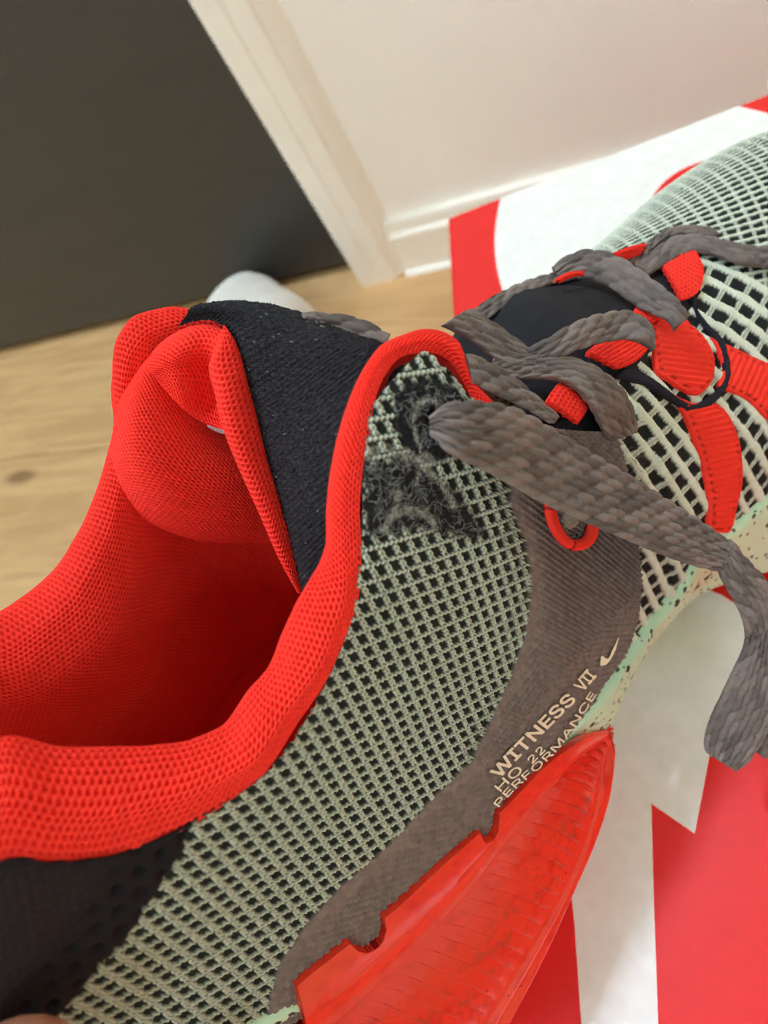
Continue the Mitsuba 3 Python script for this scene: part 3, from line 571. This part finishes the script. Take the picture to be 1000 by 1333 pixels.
sheet('outsole', Qo, ho, co, keep, 1.6, mat='m_rubber', label='glossy red rubber outsole wrap with claw edge')
# hidden underside and inner wall of the sole
tb = np.linspace(-2, 301, 60); fb = flex(tb); wl = np.interp(tb, [-2, 15, 60, 110, 150, 190, 230, 270, 290, 301], [6, 40, 55, 46, 33, 35, 44, 36, 24, 4]); wm = np.interp(tb, [-2, 15, 60, 110, 150, 190, 230, 270, 290, 301], [-2, -16, -24, -27, -28, -34, -42, -36, -24, -4])
bu = np.interp(tb, [-2, 60, 110, 150, 301], [-4, -10, -3, 3, 3]) + fb
wmt = -Wt(np.clip(tb, -4, 301.9)) + lean_t(np.clip(tb, -10, 400)) * .5 - 2
rows = np.array([[(t, l, b), (t, (l + m) / 2, b - 1), (t, m, b), (t, m * .5 + mm * .5 - 3, b * .5 + (30 + f) * .5), (t, mm, 30 + f)] for t, l, m, b, f, mm in zip(tb, wl, wm, bu, fb, wmt)])
Qb = spl(rows, nu=60, nv=30)[0]
sheet('outsole_tread', Qb, 0.0, lerp(ORED, FOAM, np.maximum((np.arange(30) > 18)[None, :], sst(118, 128, tb)[:, None])), nrm=normals(Qb, (150, 0, -400)), mat='m_rubber')
hb = [[(t, r, 48 - 0 * t), (t - 2, r * 1.1, 36), (t - 3, r * 1.15, 20), (t - 2, r * 1.1, 4), (t, r * .9, -6)] for t, r in ((18, -28), (8, -22), (0, -10), (-3, 6), (3, 22), (14, 33), (30, 40), (44, 44))]
sheet('midsole', spl(hb, nu=30, nv=16)[0], 1.0, FOAM, mat='m_foam', nrm=normals(spl(hb, nu=30, nv=16)[0], (-300, 0, 20)))

# ------------------------------------------------------------------ pieces that lie on the skin: webbing, loops, print
def conform(poly, step, off, n=None):                            # a polygon laid on the last, following its curve
    P = sg.Polygon(poly); x0, y0, x1, y1 = P.bounds
    X, Y = np.meshgrid(np.arange(x0, x1, step), np.arange(y0, y1, step)); X = X + (np.arange(len(X)) % 2)[:, None] * step / 2
    m = shapely.contains_xy(P.buffer(-step * .4), X.ravel(), Y.ravel())
    bd = [P.exterior.interpolate(s) for s in np.arange(0, P.exterior.length, step)]
    p = np.vstack([np.c_[X.ravel()[m], Y.ravel()[m]], [(b.x, b.y) for b in bd]])
    f = Delaunay(p).simplices; c = p[f].mean(1); f = f[shapely.contains_xy(P, c[:, 0], c[:, 1])]
    H, Nn = hln(p[:, 0], p[:, 1])
    edge = shapely.distance(P.exterior, shapely.points(p))
    return p, H, Nn, f, edge
def smoothpoly(pts, n=90):
    P = np.array(pts + pts[:1], float); s = np.r_[0, np.cumsum(np.linalg.norm(np.diff(P, axis=0), axis=1))]
    return PI(s, P)(np.linspace(0, s[-1], n))[:-1]
def web(name, poly, off, colour, relief, step=1.6, thick=.9, label=None, mat='m_fabric'):
    p, H, Nn, f, edge = conform(poly, step, off)
    h, c = relief(p, H, edge)
    v = H + Nn * (off + h)[:, None]
    v, f, c2 = skirt(v, f, Nn, thick, np.broadcast_to(c, v.shape))
    return put(name, (world(v), f), mat, SHOE, smooth=True, color=np.clip(c2, 0, 1), label=label)
WEB = np.array([.88, .040, .022])
def ribs(dx, dy, pitch, border=5.0):
    L = math.hypot(dx, dy); dx, dy = dx / L, dy / L
    def fn(p, H, edge):
        s = p[:, 0] * dx + p[:, 1] * dy
        r = np.abs(((s / pitch) % 1) - .5) * 2
        inn = sst(border - 1, border + 1, edge)
        st = (np.abs(edge - border) < 1.2) & (((s / pitch / 1.3) % 1) < .5)
        h = .6 * r * inn + .15 * r * (1 - inn) - .25 * st + .25 * sst(0, 2.5, edge)
        n = meshkit.fbm(H * .9, 3)
        return h, np.where(st[:, None], WEB * .45, WEB * (.9 + .2 * n)[:, None])
    return fn
S1 = smoothpoly([(842, 428), (852, 411), (866, 401), (881, 405), (893, 423), (908, 436), (921, 455), (926, 472), (924, 492), (913, 509), (903, 516), (883, 508), (866, 497), (851, 487), (846, 456)])
S2 = smoothpoly([(867, 511), (884, 520), (903, 526), (919, 523), (936, 531), (951, 553), (961, 586), (963, 622), (956, 658), (944, 692), (917, 690), (920, 656), (915, 622), (903, 580), (888, 542)])
S3 = smoothpoly([(922, 441), (948, 452), (978, 466), (1010, 482), (1030, 560), (998, 546), (972, 523), (950, 511), (932, 504), (940, 482), (934, 462)])
web('webbing_patch', S1, .9, WEB, ribs(-.1, 1, 7.2), label='ribbed red webbing patch')
web('webbing_strap', S2, .7, WEB, ribs(.25, 1, 7.6), label='ribbed red webbing strap running down to the sole')
web('webbing_strap', S3, .7, WEB, ribs(1, .45, 8.0), label='ribbed red webbing strap running to the toe')
def dark(p, H, edge): n = meshkit.fbm(H * 1.2, 3); return .25 * (n - .5) + .3 * sst(0, 2, edge), np.array([.014, .014, .022]) * (.5 + n)[:, None]
web('seam_cord', smoothpoly([(885, 368), (897, 395), (912, 424), (927, 443), (937, 466), (940, 488), (930, 508), (915, 520), (896, 528), (880, 521), (862, 508), (842, 494), (812, 482), (800, 490), (840, 505), (868, 522), (895, 536), (916, 530), (936, 513), (946, 490), (943, 462), (934, 441), (920, 428), (903, 404), (893, 372)]), 1.1, WEB, dark, label='dark cord seam around the red patch')

def ribbon(name, left, right, thick=1.3, relief='lace', bow=.35, label=None, lift=0.0):
    # a flat strap between two edge lines; each point (px, py, r) or (px, py, off) measured on the last
    def pt(q):
        if len(q) == 4: return hit(q[0], q[1], q[2], q[3])
        if len(q) == 3: return hit(*q)
        H, n_ = hln(*np.array([q], float).T)
        return H[0] + n_[0] * lift
    L, R_ = np.array([pt(q) for q in left]), np.array([pt(q) for q in right])
    n = 40; s = np.linspace(0, 1, n)
    cs = lambda P: CubicSpline(par(P[:, None], 0)[0], P, bc_type='natural')(s)
    L, R_ = cs(L), cs(R_)
    m = (L + R_) / 2; tan = np.gradient(m, axis=0); w = R_ - L
    nn = np.cross(tan, w); nn /= np.linalg.norm(nn, axis=1, keepdims=True) + 1e-9
    nn *= np.sign((nn * (CS - m)).sum(1).mean())
    wl = np.linalg.norm(w, axis=1, keepdims=True)
    a = np.linspace(0, 1, 7)
    rows = np.stack([L + w * x + nn * (thick * (.25 + .75 * np.sqrt(max(0, 1 - (2 * x - 1) ** 2)) ** .6)) for x in a], 1)
    Qn, A, B = spl(rows, step=1.35)
    W = B.max()
    if relief == 'lace':
        k = max(4, round(W / 1.2)); pb = W / k; j = np.floor(B / pb); fb_ = B / pb - j - .5
        x = A / 4.0 + .5 * (j % 2) + .42 * fb_; dx = x - np.floor(x) - .5
        dome = np.sqrt(np.clip(1 - np.abs(dx / .53) ** 2.4 - (fb_ / .56) ** 2, 0, 1))
        nl, nl2 = nz(A, B, 1.2, 101 + len(scene)), nz(A, B, 7, 102 + len(scene), 2)
        h = .62 * dome + .14 * (nl - .5) + .10 * (nl2 - .5)
        tone = .64 + .72 * rnd(x, j, 3)
        col = np.array([.165, .136, .120]) * (tone * (.6 + .4 * nl + .4 * nl2))[..., None]
        col = lerp(col, [.22, .20, .18], .7 * sst(.68, .8, nl2) * sst(.5, .7, nl))
    elif relief == 'red':
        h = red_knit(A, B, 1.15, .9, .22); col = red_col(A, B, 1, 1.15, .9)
    N = normals(Qn)
    top = Qn + N * h[..., None]; bot = Qn - N * thick
    nu, nv = Qn.shape[:2]
    bi = np.unique(np.r_[np.arange(0, nu, 6), nu - 1]); bj = np.array([0, nv // 2, nv - 1])
    v = top.reshape(-1, 3); f = gfaces(nu, nv)
    v, f, c = skirt(v, f, N.reshape(-1, 3), thick * 1.1, col.reshape(-1, 3))
    b = bot[np.ix_(bi, bj)].reshape(-1, 3); fb2 = gfaces(len(bi), 3) + len(v)
    v = np.vstack([v, b]); f = np.vstack([f, fb2]); c = np.vstack([c, np.repeat(col.reshape(-1, 3).mean(0)[None], len(b), 0)])
    return put(name, (world(v), f), 'm_fabric', SHOE, smooth=True, color=np.clip(c, 0, 1), label=label)

# red knit loops that carry the lace
LOOPS = [([(697, 527), (716, 503), (738, 496)], [(738, 556), (752, 536), (758, 514)]), ([(752, 466), (785, 446), (815, 440)], [(790, 488), (816, 478), (842, 452)]), ([(815, 417), (836, 396), (856, 392)], [(838, 430), (852, 424), (868, 412)]),
         ([(850, 346), (874, 333), (900, 336)], [(880, 398), (898, 392), (911, 362)]), ([(780, 330), (815, 317), (850, 314)], [(800, 338), (825, 328), (850, 324)]), ([(712, 360), (728, 352), (744, 350)], [(716, 366), (730, 360), (748, 356)])]
for a, b in LOOPS: ribbon('lace_loop', a, b, .9, 'red', lift=1.9)
def r(px, py, v): return (px, py, v)
# laces, each crossing a strap of its own
LACES = [
    ([(610, 408, 7), (640, 424, 10), (680, 452, 14), (722, 474, 17)], [(578, 424, 11), (620, 450, 13), (655, 476, 16), (692, 494, 19)], 'lace strand running down across the tongue'),
    ([(672, 456, 12), (700, 446, 17), (740, 424, 19), (790, 408, 20), (828, 414, 22), (846, 430, 25)], [(678, 478, 13), (708, 470, 18), (750, 455, 21), (800, 444, 23), (832, 446, 26), (846, 458, 27)], None),
    ([(598, 462, 19), (640, 478, 21), (680, 508, 24), (722, 548, 27)], [(610, 500, 22), (645, 516, 24), (680, 532, 26), (712, 552, 28)], None),
    ([(640, 468, 14), (695, 466, 17), (750, 472, 21), (790, 492, 24), (816, 522, 26), (826, 560, 27)], [(636, 496, 16), (690, 494, 20), (738, 500, 24), (766, 524, 27), (780, 552, 28), (790, 572, 28)], 'lace strand curving round to the second eyelet'),
    ([(718, 348, -4), (755, 328, -1), (800, 334, 5), (845, 362, 13), (880, 392, 20), (892, 414, 22)], [(730, 366, -2), (765, 364, 3), (800, 380, 9), (840, 406, 16), (868, 420, 21), (876, 430, 23)], 'lace strand slanting over the tongue'),
    ([(812, 352), (850, 330), (895, 317), (945, 326), (1012, 330)], [(838, 370), (870, 350), (905, 337), (945, 348), (1012, 356)], None),
    ([(606, 414, -6), (655, 384, -6), (715, 362, -5), (765, 354, -4), (800, 356, -3)], [(622, 424, -4), (668, 394, -3), (718, 372, -2), (766, 364, -2), (800, 368, -1)], 'thin edge of a lace on the far side of the tongue'),
    ([(838, 326, 2), (880, 300, 2), (940, 304, 8), (1000, 318, 13)], [(838, 333, 3), (880, 308, 4), (940, 316, 10), (1000, 322, 14)], None),
]
for a, b, lab in LACES: ribbon('lace', a, b, 1.0, 'lace', label=lab, lift=1.6)
ribbon('lace', [(390, 414, -2), (430, 412, 0), (470, 420, 3), (505, 440, 6)], [(400, 432, 0), (440, 440, 2), (470, 462, 6), (490, 480, 9)], 1.3, 'lace', label='lace strands bunched between the tongue and the outer collar')
ribbon('lace', [(410, 432, 1), (440, 438, 3), (472, 452, 7), (500, 474, 10)], [(420, 448, 4), (446, 460, 6), (470, 480, 9), (490, 500, 11)], 1.2, 'lace')
# the long free lace: out of the worn top eyelet, over the saddle, then down to the box
FL = [(566, 546, 80), (580, 532, 80), (615, 524, 82), (660, 530, 86), (705, 552, 91), (760, 586, 97), (820, 622, 104), (880, 660, 111), (925, 690, 116), (946, 706, 118)]
FR = [(566, 562, 80), (575, 583, 79), (605, 602, 81), (645, 622, 85), (690, 648, 90), (750, 676, 96), (815, 704, 103), (870, 726, 110), (910, 738, 115), (932, 742, 117)]
ribbon('lace', [(*q, 'z') for q in FL], [(*q, 'z') for q in FR], 1.3, 'lace', label='long free lace out of the worn top eyelet across the saddle')
ribbon('lace', [(946, 702, 118, 'z'), (962, 722, 119, 'z'), (985, 745, 121, 'z'), (1004, 772, 123, 'z'), (1012, 800, 124, 'z')], [(926, 722, 117, 'z'), (936, 752, 118, 'z'), (952, 780, 120, 'z'), (964, 806, 122, 'z'), (968, 826, 124, 'z')], 1.6, 'lace', label='twisted bend of the free lace')
ribbon('lace', [(968, 800, 123, 'z'), (968, 830, 125, 'z'), (954, 868, 128, 'z'), (934, 912, 131, 'z'), (916, 960, 134, 'z'), (916, 974, 134.5, 'z')], [(1010, 790, 124, 'z'), (1014, 850, 127, 'z'), (1014, 900, 130, 'z'), (997, 950, 133, 'z'), (972, 988, 135, 'z'), (958, 1000, 136, 'z')], 1.5, 'lace', label='hanging end of the free lace')
ribbon('lace', [(1006, 868, 134, 'z'), (1000, 910, 136, 'z'), (990, 950, 138, 'z'), (978, 972, 139, 'z')], [(1030, 880, 134, 'z'), (1026, 920, 136, 'z'), (1012, 960, 138, 'z'), (992, 984, 139, 'z')], 1.3, 'lace')

# the half-ring of red around the second eyelet
def ring(name, pts, width, off, label, lift=.8):
    P = np.array(pts, float); s = np.r_[0, np.cumsum(np.linalg.norm(np.diff(P, axis=0), axis=1))]
    c = CubicSpline(s, P)(np.linspace(0, s[-1], 60)); d = np.gradient(c, axis=0); d /= np.linalg.norm(d, axis=1, keepdims=True); w = np.c_[-d[:, 1], d[:, 0]]
    v = []
    H0, view = hln(c[:, 0], c[:, 1])
    Rr = [(x, math.sqrt(max(0, 1 - x * x)) * lift) for x in np.linspace(-1, 1, 9)]
    for x, z in Rr:
        H = hl(c[:, 0] + w[:, 0] * width * x, c[:, 1] + w[:, 1] * width * x); v.append(H + view * (off + z))
    Qn = np.stack(v, 1); A = np.repeat(s[-1] * np.linspace(0, 1, 60)[:, None], 9, 1)
    cut = (((A / 19) % 1) < .07)
    return sheet(name, Qn, -.3 * cut, np.where(cut[..., None], WEB * .35, WEB * np.ones_like(Qn)), thick=1.0, nrm=normals(Qn), label=label)
holep = smoothpoly([(704, 642), (716, 640), (740, 648), (757, 664), (755, 684), (745, 695), (730, 696), (716, 684), (708, 664)])
web('eyelet_hole', holep, 1.25, WEB, lambda p, H, e: (-.8 * sst(0, 4, e), np.array([.012, .010, .010]) * np.ones_like(H)), label='dark hole of the second eyelet')
web('lace_tuft', smoothpoly([(724, 668), (732, 656), (744, 655), (750, 664), (746, 678), (734, 688), (726, 684)]), 1.3, WEB, lambda p, H, e: (.9 * sst(0, 9, e) + .5 * (meshkit.fbm(H * 2.5, 3) - .5), np.array([.28, .25, .20]) * (.5 + meshkit.fbm(H * 4, 3))[:, None]), label='frayed pale tuft in the eyelet')
ring('eyelet_trim', [(706, 640), (705, 660), (709, 678), (718, 694), (733, 706), (749, 705), (759, 694), (762, 680), (765, 667), (756, 660)], 7.5, 1.6, 'red half ring around the second eyelet')

# print on the saddle
def lettering(text, path, height, name, slant=.0, wide=1.0, bold=False, label=None, n=1):
    m = meshkit.text_mesh(text, 1.0, 0.02, bold); v = m.vertices; L = v[:, 0].max()
    P = np.array(path, float); s = np.r_[0, np.cumsum(np.linalg.norm(np.diff(P, axis=0), axis=1))]; cs = CubicSpline(s, P, bc_type='natural')
    x = v[:, 0] / L * s[-1]; b = cs(x); d = cs(x, 1); d /= np.linalg.norm(d, axis=1, keepdims=True); w = np.c_[d[:, 1], -d[:, 0]]
    q = b + w * (v[:, 1] * height)[:, None] + d * (v[:, 1] * height * slant)[:, None]
    H, view = hln(q[:, 0], q[:, 1])
    return put(name, (world(H + view * (1.55 + .12 * (v[:, 2] > .01))[:, None]), m.faces), 'm_ink', SHOE, smooth=False, label=label)
lettering('WITNESS', [(641, 1008), (668, 979), (698, 949), (722, 925), (742, 906)], 15, 'lettering', -.12, bold=True, label='cream lettering WITNESS VII and season print')
lettering('VII', [(750, 896), (760, 884), (768, 875)], 15, 'lettering', -.1, bold=True)
lettering('HO', [(642, 1026), (656, 1012), (673, 998)], 11, 'lettering', -.1)
lettering('22', [(683, 990), (692, 981), (702, 971)], 9.5, 'lettering', -.1)
lettering('PERFORMANCE', [(640, 1046), (664, 1020), (690, 998), (720, 968), (748, 930), (768, 899)], 9, 'lettering', -.1)
sw = smoothpoly([(774, 862), (776, 849), (780, 852), (783, 853), (790, 841), (798, 825), (793, 842), (786, 855), (780, 861)])
web('printed_tick', sw, 1.5, WEB, lambda p, H, e: (0 * e, np.array(srgb(238, 232, 205)) * np.ones_like(H)), step=1.0, thick=.1)

# loose fibres over the worn cloth
def fibres(name, spots, n, length, rad, colour, seed, label=None):
    g = np.random.default_rng(seed); vs, fs, k = [], [], 0
    for poly, share in spots:
        P = sg.Polygon(poly); x0, y0, x1, y1 = P.bounds; q = []
        while len(q) < int(n * share):
            a = g.uniform((x0, y0), (x1, y1))
            if P.contains(sg.Point(a)): q.append(a)
        q = np.array(q); H = hl(q[:, 0], q[:, 1])
        for h in H:
            d = g.normal(size=3); d /= np.linalg.norm(d); v = CS - h; v /= np.linalg.norm(v); c2 = g.normal(size=3)
            L = length * g.uniform(.4, 1.3); s = np.linspace(-.5, .5, 6)[:, None]
            c = h + v * (.55 + .5 * g.random()) + d * s * L + c2 * (s ** 2) * L * .5
            t = np.gradient(c, axis=0); t /= np.linalg.norm(t, axis=1, keepdims=True)
            e1_ = np.cross(t, v); e1_ /= np.linalg.norm(e1_, axis=1, keepdims=True) + 1e-9; e2_ = np.cross(t, e1_)
            ring_ = np.stack([c + rad * (e1_ * math.cos(a) + e2_ * math.sin(a)) for a in (0, 2.09, 4.19)], 1)
            i = np.arange(18).reshape(6, 3); j = np.roll(i, -1, 1)
            fs.append(np.vstack([np.c_[i[:-1].ravel(), i[1:].ravel(), j[1:].ravel()], np.c_[i[:-1].ravel(), j[1:].ravel(), j[:-1].ravel()]]) + k); vs.append(ring_.reshape(-1, 3)); k += 18
    v = np.vstack(vs)
    put(name, (world(v), np.vstack(fs)), 'm_fabric', SHOE, smooth=True, color=np.broadcast_to(colour, v.shape), label=label, kind='stuff')
fibres('loose_fibres', [([(475, 600), (520, 590), (575, 630), (640, 710), (590, 700), (490, 700)], .75), ([(515, 520), (560, 500), (600, 520), (560, 600)], .25)], 420, 1.7, .03, [.30, .31, .27], 5, 'pale frayed fibres on the worn patch')
fibres('loose_fibres', [([(640, 600), (690, 640), (700, 760), (650, 930), (600, 1010), (590, 990), (640, 900), (665, 800)], .7), ([(790, 560), (840, 590), (835, 700), (822, 700)], .3)], 600, 1.2, .03, [.16, .14, .13], 6, 'fuzz along the overlay edge')
note(SHOE, 'worn red, black and pale green knit sneaker held toe down on the shoe box', 'sneaker')

# ------------------------------------------------------------------ the hand under the heel
def hand():
    import manifold3d as m3
    def W(p): return np.asarray(p, float)
    def ball(c, r):
        s = m3.Manifold.sphere(r, 24); return s.translate(tuple(map(float, c)))
    def bone(a, ra, b, rb): return m3.Manifold.batch_hull([ball(a, ra), ball(b, rb)])
    parts = []
    def chain(pts):
        for (a, ra), (b, rb) in zip(pts[:-1], pts[1:]): parts.append(bone(a, ra, b, rb))
    palm = [((-30, 30, 10), 15), ((-34, 10, 8), 14), ((-34, -12, 8), 13), ((-62, 22, -10), 17), ((-62, -8, -10), 16)]
    parts.append(m3.Manifold.batch_hull([ball(c, r) for c, r in palm]))
    parts.append(bone((-62, 8, -10), 20, (-120, 10, -60), 24)); parts.append(bone((-120, 10, -60), 24, (-190, 12, -120), 27))
    chain([((-42, 32, 12), 12), ((-14, 47, 40), 10.5), ((10, 45, 67), 9.5), ((31, 40.5, 75), 8.2)])          # thumb along the outer side
    for k, (r0, z0) in enumerate(((24, -2), (8, -6), (-8, -6), (-22, 0))):
        Ls = (1.0, 1.08, 1.0, .8)[k]
        base = (-30, r0, z0 + 4)
        if k < 2: chain([(base, 10), ((2 * Ls, r0 + 2, -20), 9.2), ((26 * Ls, r0 + 2, -23), 8.4), ((44 * Ls, r0 + 1, -21.5), 7.6)])
        else: chain([(base, 9.5), ((-6, -40 - 2 * (k - 2), 18 + 6 * (3 - k)), 8.8), ((16 * Ls, -44, 30 + 10 * (3 - k)), 8.2), ((32 * Ls, -41, 38 + 10 * (3 - k)), 7.4)])
    m = parts[0]
    for p in parts[1:]: m = m + p
    m = m.refine_to_length(3.5); mm = m.to_mesh(); t = trimesh.Trimesh(mm.vert_properties[:, :3], mm.tri_verts)
    trimesh.smoothing.filter_taubin(t, iterations=14)
    return world(t.vertices), t.faces
put('hand', hand(), 'm_skin', smooth=True, label='bare hand holding the heel of the sneaker', cat='hand')
